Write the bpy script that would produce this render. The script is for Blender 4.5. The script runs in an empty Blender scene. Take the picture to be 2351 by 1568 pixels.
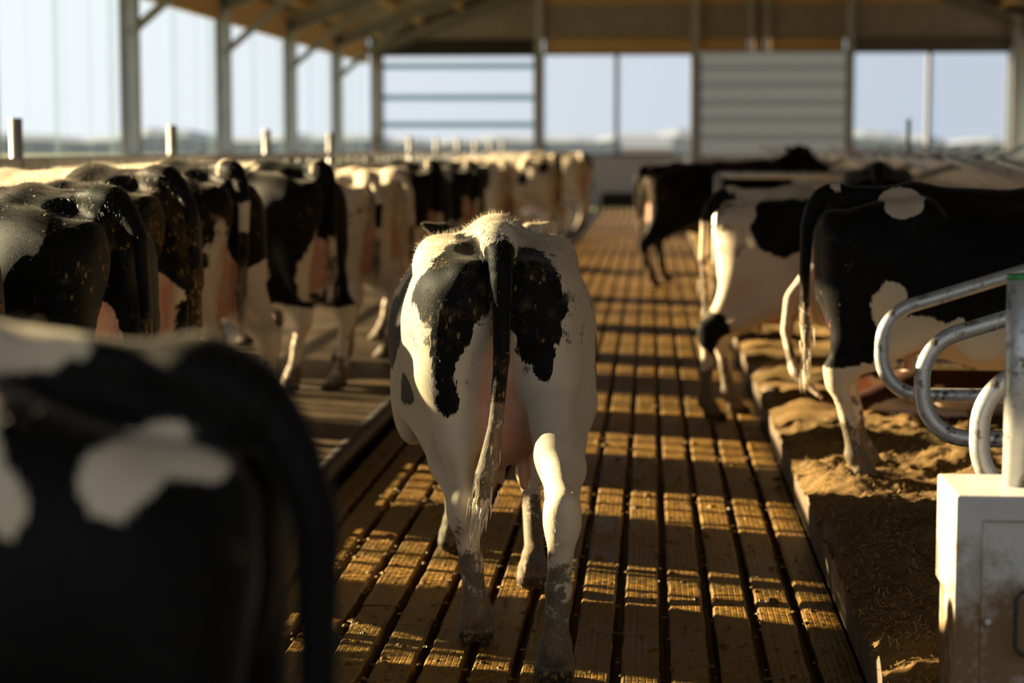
import bpy, math, random
import numpy as np
from mathutils import Vector, Matrix

# ------------------------------------------------------------------ camera, light, exposure
sc = bpy.context.scene
COL = sc.collection
random.seed(7)
cam_d = bpy.data.cameras.new('camera')
cam = bpy.data.objects.new('camera', cam_d); COL.objects.link(cam)
cam_d.sensor_width = 36.0
cam_d.lens = 70.0
cam_d.clip_end = 5000
cam.location = (0, 0, 1.69)
cam.rotation_euler = (math.radians(90 - 5.573), 0, math.radians(3.986))
cam_d.dof.use_dof = True
cam_d.dof.focus_distance = 6.5
cam_d.dof.aperture_fstop = 1.9
sc.camera = cam

SUN_E = math.radians(17.5)
SUN_AZ = (-0.940, 0.342)          # towards the sun, seen from above
sun_dir = Vector((SUN_AZ[0] * math.cos(SUN_E), SUN_AZ[1] * math.cos(SUN_E), math.sin(SUN_E)))
sun_d = bpy.data.lights.new('sun', 'SUN')
sun_d.energy = 54.0
sun_d.color = (1.0, 0.77, 0.44)
sun_d.angle = math.radians(0.55)
sun = bpy.data.objects.new('sun', sun_d); COL.objects.link(sun)
sun.rotation_euler = sun_dir.to_track_quat('Z', 'Y').to_euler()
sun.location = (-30, 20, 20)

world = bpy.data.worlds.new('world'); sc.world = world
world.use_nodes = True
wn = world.node_tree; wn.nodes.clear()
w_out = wn.nodes.new('ShaderNodeOutputWorld'); w_bg = wn.nodes.new('ShaderNodeBackground')
w_geo = wn.nodes.new('ShaderNodeNewGeometry')
w_dot = wn.nodes.new('ShaderNodeVectorMath'); w_dot.operation = 'DOT_PRODUCT'
w_dot.inputs[1].default_value = tuple(-sun_dir)
w_ramp = wn.nodes.new('ShaderNodeValToRGB')
e = w_ramp.color_ramp.elements
e[0].position = 0.0; e[0].color = (0.74, 0.75, 0.78, 1)
e[1].position = 1.0; e[1].color = (1.16, 1.16, 1.14, 1)
k1 = w_ramp.color_ramp.elements.new(0.60); k1.color = (0.56, 0.66, 0.82, 1)
k2 = w_ramp.color_ramp.elements.new(0.80); k2.color = (0.96, 1.04, 1.12, 1)
w_map = wn.nodes.new('ShaderNodeMapRange')
w_map.inputs[1].default_value = -1; w_map.inputs[2].default_value = 1
wn.links.new(w_geo.outputs['Incoming'], w_dot.inputs[0])
wn.links.new(w_dot.outputs['Value'], w_map.inputs[0])
wn.links.new(w_map.outputs[0], w_ramp.inputs[0])
wn.links.new(w_ramp.outputs[0], w_bg.inputs[0])
w_bg.inputs[1].default_value = 1.6
wn.links.new(w_bg.outputs[0], w_out.inputs[0])

sc.view_settings.view_transform = 'Standard'
sc.view_settings.look = 'None'
sc.view_settings.gamma = 1.0
sc.view_settings.use_curve_mapping = False
sc.view_settings.exposure = -0.7
sc.cycles.max_bounces = 6
sc.cycles.diffuse_bounces = 3
sc.cycles.glossy_bounces = 3
sc.cycles.transparent_max_bounces = 16
sc.cycles.use_denoising = True
sc.cycles.sample_clamp_indirect = 6

# ------------------------------------------------------------------ materials
def ramp(nt, stops, fac=None):
    n = nt.nodes.new('ShaderNodeValToRGB')
    el = n.color_ramp.elements
    while len(el) < len(stops): el.new(0.5)
    for k, (p, c) in enumerate(stops):
        el[k].position = p; el[k].color = (c[0], c[1], c[2], 1) if not isinstance(c, (int, float)) else (c, c, c, 1)
    if fac is not None: nt.links.new(fac, n.inputs[0])
    return n

def noise(nt, scale, detail=4, vec=None, rough=0.6, dist=0.0):
    n = nt.nodes.new('ShaderNodeTexNoise')
    n.inputs['Scale'].default_value = scale; n.inputs['Detail'].default_value = detail
    n.inputs['Roughness'].default_value = rough; n.inputs['Distortion'].default_value = dist
    if vec is not None: nt.links.new(vec, n.inputs['Vector'])
    return n

def math_n(nt, op, a, b=None, clamp=False):
    n = nt.nodes.new('ShaderNodeMath'); n.operation = op; n.use_clamp = clamp
    for i, v in enumerate((a, b)):
        if v is None: continue
        if isinstance(v, (int, float)): n.inputs[i].default_value = v
        else: nt.links.new(v, n.inputs[i])
    return n.outputs[0]

def mixc(nt, fac, a, b):
    n = nt.nodes.new('ShaderNodeMix'); n.data_type = 'RGBA'
    for sock, v in ((n.inputs[0], fac), (n.inputs[6], a), (n.inputs[7], b)):
        if isinstance(v, (int, float)): sock.default_value = v
        elif isinstance(v, tuple): sock.default_value = (v[0], v[1], v[2], 1)
        else: nt.links.new(v, sock)
    return n.outputs[2]

def maprange(nt, v, a, b, c=0.0, d=1.0, smooth=False):
    n = nt.nodes.new('ShaderNodeMapRange')
    if smooth: n.interpolation_type = 'SMOOTHSTEP'
    nt.links.new(v, n.inputs[0])
    for i, x in enumerate((a, b, c, d)): n.inputs[i + 1].default_value = x
    return n.outputs[0]

def newmat(name):
    m = bpy.data.materials.new(name); m.use_nodes = True
    nt = m.node_tree
    return m, nt, nt.nodes['Principled BSDF']

def simple(name, c1, c2, scale=6, rough=0.5, metal=0.0, bump=0.0, bscale=40, stretch=None, spec=0.5, dirt=None, dscale=9, damt=0.5):
    m, nt, p = newmat(name)
    tc = nt.nodes.new('ShaderNodeTexCoord')
    vec = tc.outputs['Object']
    if stretch:
        mp = nt.nodes.new('ShaderNodeMapping'); mp.inputs['Scale'].default_value = stretch
        nt.links.new(vec, mp.inputs[0]); vec = mp.outputs[0]
    n = noise(nt, scale, 5, vec)
    col = mixc(nt, maprange(nt, n.outputs[0], 0.3, 0.7), c1, c2)
    if dirt:
        dn = noise(nt, dscale, 6, tc.outputs['Object'], 0.7)
        col = mixc(nt, maprange(nt, dn.outputs[0], 0.66 - 0.25 * damt, 0.74 - 0.2 * damt), col, dirt)
    nt.links.new(col, p.inputs['Base Color'])
    p.inputs['Roughness'].default_value = rough
    p.inputs['Metallic'].default_value = metal
    p.inputs['Specular IOR Level'].default_value = spec
    if bump:
        bn = noise(nt, bscale, 5, vec)
        b = nt.nodes.new('ShaderNodeBump'); b.inputs['Strength'].default_value = bump; b.inputs['Distance'].default_value = 0.01
        nt.links.new(bn.outputs[0], b.inputs['Height']); nt.links.new(b.outputs[0], p.inputs['Normal'])
    return m

M = {}
M['galv'] = simple('galvanised_steel', (0.50, 0.52, 0.53), (0.66, 0.67, 0.66), 14, 0.40, 0.45, 0.15, 60, dirt=(0.10, 0.06, 0.025), dscale=16, damt=0.45)
M['column'] = simple('painted_steel', (0.42, 0.45, 0.50), (0.52, 0.55, 0.59), 3, 0.5, 0.1, 0.05)
M['rafter'] = simple('rafter_steel', (0.22, 0.22, 0.21), (0.30, 0.29, 0.27), 3, 0.55, 0.1)
M['wood'] = simple('timber', (0.55, 0.36, 0.17), (0.68, 0.46, 0.24), 4, 0.7, 0, 0.2, 30, (8, 0.6, 8))
M['roof'] = simple('roof_sheet', (0.16, 0.12, 0.08), (0.22, 0.17, 0.11), 2, 0.7)
M['cladding'] = simple('cladding', (0.31, 0.28, 0.27), (0.38, 0.35, 0.335), 2, 0.6)
M['whitewall'] = simple('white_concrete', (0.62, 0.69, 0.76), (0.72, 0.79, 0.85), 2, 0.7, 0, 0.1, dirt=(0.2, 0.19, 0.17), dscale=1.5, damt=0.2)
M['blackbeam'] = simple('dark_beam', (0.012, 0.012, 0.012), (0.02, 0.02, 0.02), 3, 0.6)
M['frame'] = simple('window_frame', (0.10, 0.10, 0.09), (0.14, 0.13, 0.11), 3, 0.5)
M['concrete'] = simple('concrete', (0.06, 0.042, 0.024), (0.15, 0.105, 0.06), 5, 0.85, 0, 0.4, 50)
M['whitebox'] = simple('white_plastic', (0.58, 0.58, 0.56), (0.64, 0.64, 0.61), 3, 0.38, 0, 0.03, dirt=(0.17, 0.11, 0.05), dscale=5, damt=0.62)
def box_material():
    m, nt, p = newmat('white_plastic')
    tc = nt.nodes.new('ShaderNodeTexCoord'); o = tc.outputs['Object']
    sep = nt.nodes.new('ShaderNodeSeparateXYZ'); nt.links.new(o, sep.inputs[0])
    n1 = noise(nt, 5, 6, o, 0.7); n2 = noise(nt, 24, 5, o, 0.7)
    low = maprange(nt, sep.outputs[2], 0.45, 0.78, 0.22, -0.10)
    d = math_n(nt, 'ADD', math_n(nt, 'ADD', n1.outputs[0], low), math_n(nt, 'MULTIPLY', n2.outputs[0], 0.25))
    c = mixc(nt, maprange(nt, d, 0.58, 0.82), (0.60, 0.59, 0.56), (0.19, 0.115, 0.045))
    nt.links.new(c, p.inputs['Base Color'])
    nt.links.new(maprange(nt, d, 0.6, 0.9, 0.34, 0.75), p.inputs['Roughness'])
    return m
M['whitebox'] = box_material()
M['cap'] = simple('green_plastic', (0.03, 0.26, 0.08), (0.05, 0.32, 0.10), 6, 0.4)
M['wire'] = simple('black_rubber', (0.02, 0.02, 0.02), (0.04, 0.035, 0.03), 8, 0.5)
M['field'] = simple('field_grass', (0.10, 0.13, 0.035), (0.14, 0.15, 0.05), 0.05, 0.9)
M['trees'] = simple('far_trees_hazed', (0.17, 0.21, 0.28), (0.20, 0.245, 0.31), 0.02, 1.0)  # distance haze painted into the tree colour as pale blue
M['brick'] = simple('far_brick', (0.20, 0.12, 0.11), (0.25, 0.16, 0.15), 0.5, 0.9)

def sheet_mat(name, trans, col, tcol=(1, 1, 1)):
    m, nt, p = newmat(name)
    nt.nodes.remove(p)
    out = nt.nodes['Material Output']
    a = nt.nodes.new('ShaderNodeBsdfTransparent'); a.inputs[0].default_value = (*tcol, 1)
    d = nt.nodes.new('ShaderNodeBsdfDiffuse'); d.inputs[0].default_value = (*col, 1)
    t = nt.nodes.new('ShaderNodeBsdfTranslucent'); t.inputs[0].default_value = (*col, 1)
    mx = nt.nodes.new('ShaderNodeMixShader'); mx.inputs[0].default_value = 0.6
    nt.links.new(d.outputs[0], mx.inputs[1]); nt.links.new(t.outputs[0], mx.inputs[2])
    m2 = nt.nodes.new('ShaderNodeMixShader'); m2.inputs[0].default_value = 1 - trans
    nt.links.new(a.outputs[0], m2.inputs[1]); nt.links.new(mx.outputs[0], m2.inputs[2])
    nt.links.new(m2.outputs[0], out.inputs[0])
    return m
M['mesh'] = sheet_mat('windbreak_mesh', 0.86, (0.10, 0.12, 0.125))
M['strip'] = sheet_mat('mesh_overlap', 0.64, (0.10, 0.14, 0.15), (.86,.97,1))
M['doorpanel'] = sheet_mat('door_panel', 0.0, (0.068, 0.080, 0.108))
M['bar'] = sheet_mat('panel_joint', 0.5, (0.05, 0.075, 0.085), (.8, .98, 1))
M['film'] = sheet_mat('window_film', 0.80, (0.2, 0.22, 0.25))

def floor_material():
    m, nt, p = newmat('wet_slats')
    tc = nt.nodes.new('ShaderNodeTexCoord'); o = tc.outputs['Object']
    n1 = noise(nt, 2.2, 6, o, 0.65); n2 = noise(nt, 26, 5, o, 0.7)
    c = mixc(nt, maprange(nt, n1.outputs[0], 0.36, 0.70), (0.020, 0.010, 0.0018), (0.125, 0.064, 0.0045))
    c = mixc(nt, maprange(nt, n2.outputs[0], 0.42, 0.70), c, (0.32, 0.165, 0.010))
    nt.links.new(c, p.inputs['Base Color'])
    r = math_n(nt, 'ADD', maprange(nt, n1.outputs[0], 0.3, 0.7, 0.32, 0.58), maprange(nt, n2.outputs[0], 0.3, 0.7, -0.14, 0.12))
    nt.links.new(r, p.inputs['Roughness'])
    p.inputs['Specular IOR Level'].default_value = 0.42
    sep = nt.nodes.new('ShaderNodeSeparateXYZ'); nt.links.new(o, sep.inputs[0])
    gx = math_n(nt, 'SINE', math_n(nt, 'MULTIPLY', sep.outputs[0], 2 * math.pi / 0.022))
    gy = math_n(nt, 'SINE', math_n(nt, 'MULTIPLY', sep.outputs[1], 2 * math.pi / 0.026))
    g = math_n(nt, 'MINIMUM', maprange(nt, gx, -1, -0.5), maprange(nt, gy, -1, -0.5))
    h = math_n(nt, 'ADD', math_n(nt, 'MULTIPLY', g, 0.42), n2.outputs[0])
    n3 = noise(nt, 120, 3, o, 0.7)
    h = math_n(nt, 'ADD', h, math_n(nt, 'MULTIPLY', n3.outputs[0], 0.35))
    b = nt.nodes.new('ShaderNodeBump'); b.inputs['Strength'].default_value = 0.9; b.inputs['Distance'].default_value = 0.010
    nt.links.new(h, b.inputs['Height']); nt.links.new(b.outputs[0], p.inputs['Normal'])
    return m
M['floor'] = floor_material()
M['floor_dark'] = simple('manure_floor', (0.016, 0.010, 0.005), (0.07, 0.042, 0.014), 7, 0.5, 0, 0.6, 30, spec=0.4)
M['pit'] = simple('dark_pit', (0.006, 0.005, 0.004), (0.01, 0.008, 0.006), 5, 0.4)

def bedding_material():
    m, nt, p = newmat('straw_bedding')
    tc = nt.nodes.new('ShaderNodeTexCoord'); o = tc.outputs['Object']
    n1 = noise(nt, 2.5, 6, o, 0.65); n2 = noise(nt, 60, 5, o, 0.75, 0.6)
    c = mixc(nt, maprange(nt, n1.outputs[0], 0.35, 0.65), (0.045, 0.027, 0.009), (0.17, 0.104, 0.036))
    c = mixc(nt, maprange(nt, n2.outputs[0], 0.35, 0.7), c, (0.27, 0.17, 0.06))
    nt.links.new(c, p.inputs['Base Color']); p.inputs['Roughness'].default_value = 0.9
    p.inputs['Specular IOR Level'].default_value = 0.15
    b = nt.nodes.new('ShaderNodeBump'); b.inputs['Strength'].default_value = 1.0; b.inputs['Distance'].default_value = 0.012
    nt.links.new(n2.outputs[0], b.inputs['Height']); nt.links.new(b.outputs[0], p.inputs['Normal'])
    return m
M['bedding'] = bedding_material()
M['straw'] = simple('straw', (0.34, 0.22, 0.08), (0.50, 0.34, 0.13), 20, 0.7)

def coat_material(name, white=(0.57, 0.485, 0.36), dark=(0.0048, 0.0045, 0.0045), stain=(0.42, 0.29, 0.15)):
    """coat: >0 dark fur; pink: bare skin; dirt: dried manure on the fur"""
    m, nt, p = newmat(name)
    tc = nt.nodes.new('ShaderNodeTexCoord'); o = tc.outputs['Object']
    def attr(nm):
        a = nt.nodes.new('ShaderNodeAttribute'); a.attribute_name = nm; return a.outputs['Fac']
    mp = nt.nodes.new('ShaderNodeMapping'); mp.inputs['Scale'].default_value = (1, 1, 0.22)
    nt.links.new(o, mp.inputs[0])
    edge1 = noise(nt, 11, 3, o, 0.6); edge2 = noise(nt, 160, 2, mp.outputs[0], 0.6)
    s = math_n(nt, 'ADD', attr('coat'), math_n(nt, 'MULTIPLY', math_n(nt, 'SUBTRACT', edge1.outputs[0], 0.5), 0.055))
    s = math_n(nt, 'ADD', s, math_n(nt, 'MULTIPLY', math_n(nt, 'SUBTRACT', edge2.outputs[0], 0.5), 0.030))
    f = maprange(nt, s, -0.0025, 0.0025)
    v = noise(nt, 5, 4, o)
    wcol = mixc(nt, maprange(nt, v.outputs[0], 0.48, 0.74), white, stain)
    wcol = mixc(nt, 0.35, white, wcol)
    pk = noise(nt, 9, 4, o)
    pcol = mixc(nt, maprange(nt, pk.outputs[0], 0.35, 0.7), (0.47, 0.22, 0.145), (0.56, 0.33, 0.23))
    base = mixc(nt, attr('pink'), wcol, pcol)
    bcol = mixc(nt, maprange(nt, v.outputs[0], 0.4, 0.75), dark, tuple(x * 1.7 + 0.001 for x in dark))
    base = mixc(nt, f, base, bcol)
    # hooves
    base = mixc(nt, attr('hoof'), base, (0.014, 0.010, 0.007))
    # dirt : smear + flakes
    d1 = noise(nt, 13, 6, o, 0.72)
    vo = nt.nodes.new('ShaderNodeTexVoronoi'); vo.inputs['Scale'].default_value = 75
    mp2 = nt.nodes.new('ShaderNodeMapping'); mp2.inputs['Scale'].default_value = (1, 1, 0.5)
    nt.links.new(o, mp2.inputs[0]); nt.links.new(mp2.outputs[0], vo.inputs['Vector'])
    dm = math_n(nt, 'ADD', d1.outputs[0], math_n(nt, 'SUBTRACT', math_n(nt, 'MULTIPLY', attr('dirt'), 0.42), 0.30))
    df = maprange(nt, dm, 0.44, 0.52)
    dcol = mixc(nt, maprange(nt, vo.outputs['Distance'], 0.1, 0.6), (0.100, 0.062, 0.026), (0.030, 0.020, 0.010))
    base = mixc(nt, math_n(nt, 'MULTIPLY', df, 0.85), base, dcol)
    sep = nt.nodes.new('ShaderNodeSeparateColor'); nt.links.new(vo.outputs['Color'], sep.inputs[0])
    fl = math_n(nt, 'MULTIPLY', math_n(nt, 'LESS_THAN', vo.outputs['Distance'], 0.42),
                math_n(nt, 'GREATER_THAN', math_n(nt, 'ADD', sep.outputs[0], math_n(nt, 'MULTIPLY', math_n(nt, 'SUBTRACT', dm, 0.42), 2.0)), 0.96))
    fl = math_n(nt, 'MULTIPLY', fl, math_n(nt, 'GREATER_THAN', attr('dirt'), 0.12))
    base = mixc(nt, fl, base, (0.20, 0.115, 0.038))
    nt.links.new(base, p.inputs['Base Color'])
    nt.links.new(maprange(nt, f, 0, 1, 0.65, 0.52), p.inputs['Roughness'])
    nt.links.new(maprange(nt, f, 0, 1, 0.25, 0.06), p.inputs['Specular IOR Level'])
    p.inputs['Sheen Tint'].default_value = (1, .93, .82, 1)
    p.inputs['Sheen Weight'].default_value = 0.16
    p.inputs['Sheen Roughness'].default_value = 0.35
    hb = noise(nt, 260, 3, mp.outputs[0], 0.7)
    h = math_n(nt, 'ADD', math_n(nt, 'MULTIPLY', hb.outputs[0], 0.5), math_n(nt, 'MULTIPLY', df, 0.5))
    h = math_n(nt, 'ADD', h, math_n(nt, 'MULTIPLY', fl, 0.8))
    b = nt.nodes.new('ShaderNodeBump'); b.inputs['Strength'].default_value = 0.5; b.inputs['Distance'].default_value = 0.006
    nt.links.new(h, b.inputs['Height']); nt.links.new(b.outputs[0], p.inputs['Normal'])
    return m
M['cow'] = coat_material('holstein_coat')
M['cow_red'] = coat_material('red_coat', (0.60, 0.47, 0.38), (0.032, 0.0125, 0.007))
M['hair_white'] = simple('white_hair', (0.62, 0.54, 0.40), (0.72, 0.64, 0.50), 20, 0.6)
M['hair_black'] = simple('dark_hair', (0.03, 0.025, 0.02), (0.075, 0.06, 0.045), 20, 0.4)

# ------------------------------------------------------------------ object helpers
def tag(o, label=None, cat=None, group=None, kind=None):
    if label: o['label'] = label
    if cat: o['category'] = cat
    if group: o['group'] = group
    if kind: o['kind'] = kind
    return o

def empty(name, loc=(0, 0, 0), rz=0):
    o = bpy.data.objects.new(name, None); COL.objects.link(o)
    o.location = loc; o.rotation_euler = (0, 0, rz); o.empty_display_size = 0.1
    return o

class MB:
    def __init__(s): s.v = []; s.f = []; s.sm = []
    def add(s, vs, fs, smooth=False):
        b = len(s.v); s.v += [tuple(x) for x in vs]
        for f in fs: s.f.append(tuple(i + b for i in f)); s.sm.append(smooth)
        return s
    def box(s, a, b):
        (x0, y0, z0), (x1, y1, z1) = a, b
        vs = [(x0, y0, z0), (x1, y0, z0), (x1, y1, z0), (x0, y1, z0), (x0, y0, z1), (x1, y0, z1), (x1, y1, z1), (x0, y1, z1)]
        return s.add(vs, [(0, 3, 2, 1), (4, 5, 6, 7), (0, 1, 5, 4), (1, 2, 6, 5), (2, 3, 7, 6), (3, 0, 4, 7)])
    def beam(s, p, q, w, h, up=(0, 0, 1)):
        p = Vector(p); q = Vector(q); d = (q - p).normalized(); u = Vector(up)
        r = d.cross(u).normalized(); u = r.cross(d).normalized()
        vs = []
        for c in (p, q):
            for (a, b) in ((-1, -1), (1, -1), (1, 1), (-1, 1)):
                vs.append(c + r * (a * w / 2) + u * (b * h / 2))
        return s.add(vs, [(0, 1, 2, 3), (7, 6, 5, 4), (0, 4, 5, 1), (1, 5, 6, 2), (2, 6, 7, 3), (3, 7, 4, 0)])
    def ibeam(s, p, q, w, h, t=0.02, up=(0, 0, 1)):
        p = Vector(p); q = Vector(q); d = (q - p).normalized(); u = Vector(up); r = d.cross(u).normalized(); u = r.cross(d).normalized()
        s.beam(p + u * (h / 2 - t / 2), q + u * (h / 2 - t / 2), w, t, up)
        s.beam(p - u * (h / 2 - t / 2), q - u * (h / 2 - t / 2), w, t, up)
        return s.beam(p, q, t, h - 2 * t, up)
    def tube(s, pts, r, n=14, caps=True):
        pts = [Vector(p) for p in pts]
        rs = r if isinstance(r, (list, tuple)) else [r] * len(pts)
        t0 = (pts[1] - pts[0]).normalized()
        u = t0.orthogonal().normalized()
        vs = []; fs = []
        for i, p in enumerate(pts):
            t = ((pts[min(i + 1, len(pts) - 1)] - pts[max(i - 1, 0)])).normalized()
            u = (u - t * u.dot(t)).normalized(); w = t.cross(u)
            for k in range(n):
                a = 2 * math.pi * k / n
                vs.append(p + (u * math.cos(a) + w * math.sin(a)) * rs[i])
        for i in range(len(pts) - 1):
            for k in range(n):
                k2 = (k + 1) % n
                fs.append((i * n + k, i * n + k2, (i + 1) * n + k2, (i + 1) * n + k))
        s.add(vs, fs, True)
        if caps:
            b = len(s.v) - len(vs)
            s.f.append(tuple(b + k for k in range(n))[::-1]); s.sm.append(False)
            s.f.append(tuple(b + (len(pts) - 1) * n + k for k in range(n))); s.sm.append(False)
        return s
    def build(s, name, mat, parent=None, loc=None):
        me = bpy.data.meshes.new(name)
        me.from_pydata(s.v, [], s.f)
        me.polygons.foreach_set('use_smooth', s.sm)
        me.update()
        o = bpy.data.objects.new(name, me); COL.objects.link(o)
        for mm in (mat if isinstance(mat, list) else [mat]): me.materials.append(mm)
        if parent: o.parent = parent
        if loc: o.location = loc
        return o

def bevel(o, w, seg=2):
    b = o.modifiers.new('bevel', 'BEVEL'); b.width = w; b.segments = seg; b.limit_method = 'ANGLE'
    return o

def rounded(pts, rad, seg=8):
    """poly-line with its inner corners rounded"""
    pts = [Vector(p) for p in pts]; out = [pts[0]]
    for i in range(1, len(pts) - 1):
        a, b, c = pts[i - 1], pts[i], pts[i + 1]
        r = rad[i - 1] if isinstance(rad, (list, tuple)) else rad
        d1 = (a - b).normalized(); d2 = (c - b).normalized()
        ang = d1.angle(d2); cut = min(r / math.tan(ang / 2), (a - b).length * 0.98, (c - b).length * 0.98)
        rr = cut * math.tan(ang / 2)
        p1 = b + d1 * cut; cen = b + (d1 + d2).normalized() * (rr / math.sin(ang / 2)); p2 = b + d2 * cut
        v1 = p1 - cen; v2 = p2 - cen; tot = v1.angle(v2)
        for k in range(seg + 1):
            t = k / seg
            out.append(cen + (v1 * math.sin((1 - t) * tot) + v2 * math.sin(t * tot)) / math.sin(tot))
    out.append(pts[-1]); return out

# ------------------------------------------------------------------ barn shell
YN, YF = -3.0, 56.0          # near (open) end and far wall
XL, XR, XM = -7.9, 12.1, 2.1
EAVE, RIDGE = 4.45, 8.1
def roof_z(x): return EAVE + (RIDGE - EAVE) * (1 - abs(x - XM) / (XM - XL))

# floor : slatted aisle with open slots
mb = MB()
pitch, gap = 0.162, 0.036
x = -1.545
while x < 0.68:
    x1 = min(x + pitch - gap, 0.70)
    y = YN
    while y < YF:
        L = random.uniform(1.9, 2.3); y1 = min(y + L, YF)
        vs = []
        c = 0.008; z = random.uniform(-0.002, 0.002)
        ns = 26 if y < 14 else 4
        for q in range(ns):
            yy = y + (y1 - 0.012 - y) * q / (ns - 1)
            ja, jb = random.gauss(0, .0016), random.gauss(0, .0016)
            vs += [(px, yy, pz) for px, pz in ((x, -0.12), (x + ja, z - c), (x + c + ja, z), (x1 - c + jb, z), (x1 + jb, z - c), (x1, -0.12))]
        fs_ = [(q * 6 + i, q * 6 + i + 1, q * 6 + i + 7, q * 6 + i + 6) for q in range(ns - 1) for i in range(5)]
        m6 = (ns - 1) * 6
        mb.add(vs, fs_ + [(0, 1, 2, 3, 4, 5), tuple(m6 + i for i in (5, 4, 3, 2, 1, 0))])
        y = y1
    x += pitch
mb.box((-1.60, YN, -0.3), (0.72, YF, -0.085))
fl = mb.build('floor', M['floor']); tag(fl, kind='structure')
# standing floor of the cows on the left and a solid strip
mb = MB(); mb.box((XL, YN, -0.3), (-1.66, YF, 0.10))
fs = mb.build('floor_standing', M['floor_dark']); tag(fs, kind='structure')
mb = MB(); mb.box((0.70, YN, -0.3), (XR, YF, 0.0))
tag(mb.build('floor_stalls', M['floor']), kind='structure')
# low kerb / scraper rail between standing area and slats
mb = MB(); mb.tube([(-1.635, YN + i * 0.6, 0.055) for i in range(99)], 0.055, 10)
tag(mb.build('trim_1', M['wire']), kind='structure')
# kerb of the stalls
mb = MB()
prof = [(0.695, 0.0), (0.690, 0.15), (0.700, 0.19), (0.735, 0.205), (0.80, 0.205), (0.80, 0.0)]
n = 240; vs = []; fsx = []
for i in range(n):
    yy = YN + (YF - YN) * i / (n - 1)
    j = 0.006 * math.sin(i * 1.7) + random.uniform(-0.004, 0.004)
    vs += [(px + j * (1 if pz > 0 else 0), yy, pz) for px, pz in prof]
for i in range(n - 1):
    for k in range(5): fsx.append((i * 6 + k, i * 6 + k + 1, (i + 1) * 6 + k + 1, (i + 1) * 6 + k))
mb.add(vs, fsx, True)
tag(mb.build('trim_2', M['concrete']), kind='structure')

# ceiling: two roof slopes + timber purlins
ceil = empty('ceiling'); tag(ceil, kind='structure')
mb = MB()
for (xa, xb) in ((XL - 0.5, XM), (XM, XR + 0.5)):
    n = 60
    vs = []
    za, zb = roof_z(xa) + 0.28, roof_z(xb) + 0.28
    vs = [(xa, YN, za), (xb, YN, zb), (xb, YF + 0.3, zb), (xa, YF + 0.3, za)]
    vs += [(a, b, c + 0.05) for a, b, c in vs]
    mb.add(vs, [(0, 1, 2, 3), (7, 6, 5, 4), (0, 4, 5, 1), (1, 5, 6, 2), (2, 6, 7, 3), (3, 7, 4, 0)])
tag(mb.build('roof_sheet', M['roof'], ceil), kind='structure')
for i in range(9):
    for sgn in (-1, 1):
        t = (i + 0.35) / 9
        xx = XM + sgn * (1 - t) * (XM - XL)
        mb = MB(); mb.beam((xx, YN, roof_z(xx) + 0.17), (xx, YF, roof_z(xx) + 0.17), 0.07, 0.20)
        tag(mb.build('purlin', M['wood'], ceil), kind='structure')

frames_y = [3.2, 9.9, 16.6, 23.3, 30.0, 36.65, 43.5, 50.05, 55.8]
for fy in frames_y:
    for sgn in (-1, 1):
        xe = XM + sgn * (XM - XL)
        if fy < 55:
            mb = MB(); mb.ibeam((xe + (0.0 if sgn < 0 else 0), fy, 0), (xe, fy, EAVE), 0.26, 0.26, 0.02, (1, 0, 0))
            tag(mb.build('steel_column', M['column']), kind='structure')
        mb = MB(); mb.ibeam((xe, fy, EAVE - 0.12), (XM, fy, RIDGE - 0.12), 0.18, 0.30, 0.02)
        tag(mb.build('steel_rafter', M['rafter']), kind='structure')
        if fy < 55:
            mb = MB(); mb.beam((xe, fy, EAVE - 1.05), (xe - sgn * 1.75, fy, roof_z(xe - sgn * 1.75) - 0.22), 0.12, 0.12)
            tag(mb.build('steel_brace', M['rafter']), kind='structure')

# side walls: low wall, eaves timber, mesh windows
for sgn, nm in ((-1, 'left'), (1, 'right')):
    xe = XM + sgn * (XM - XL)
    w = tag(empty('wall_' + nm), kind='structure')
    mb = MB(); mb.box((xe - 0.1, YN, 0), (xe + 0.1, YF, 0.6 if sgn < 0 else 4.1))  # unseen right side closed up to the eaves to cut light on the floor
    tag(mb.build('low_wall', M['whitewall'], w), kind='structure')
    mb = MB(); mb.box((xe - 0.06 + 0.1 * sgn, YN, 4.02), (xe + 0.06 + 0.1 * sgn, YF, EAVE + 0.2))
    tag(mb.build('eaves_board', M['wood'], w), kind='structure')
    if sgn < 0:
        mb = MB(); mb.box((xe - 0.05, YN, 1.46), (xe + 0.05, YF, 1.56))
        tag(mb.build('sill_rail', M['column'], w), kind='structure')
widx = 0
for a, b in zip([YN] + frames_y[:-1], frames_y):
    widx += 1
    w = tag(empty('window_%d' % widx), kind='structure')
    xx = XL - 0.14
    mb = MB(); mb.add([(xx, a, 0.6), (xx, b, 0.6), (xx, b, 4.04), (xx, a, 4.04)], [(0, 1, 2, 3)])
    tag(mb.build('mesh_screen', M['mesh'], w), kind='structure')
    mb = MB()
    L = b - a
    for t, wd in ((0.10, 0.22), (0.135, 0.05), (0.30, 0.05), (0.47, 0.30), (0.55, 0.06), (0.73, 0.10), (0.88, 0.34), (0.95, 0.05)):
        yy = a + t * L
        mb.add([(xx + 0.02, yy, 0.6), (xx + 0.02, yy + wd, 0.6), (xx + 0.02, yy + wd, 4.04), (xx + 0.02, yy, 4.04)], [(0, 1, 2, 3)])
    tag(mb.build('mesh_strip', M['strip'], w), kind='structure')

mb = MB(); mb.box((XL - 0.13, YN, 0.5), (XL - 0.05, 8.0, 3.62)); tag(mb.build('wall_left_sun_blocker', M['cladding']), kind='structure')  # added unseen panel, keeps sun off the floor behind the camera
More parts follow.
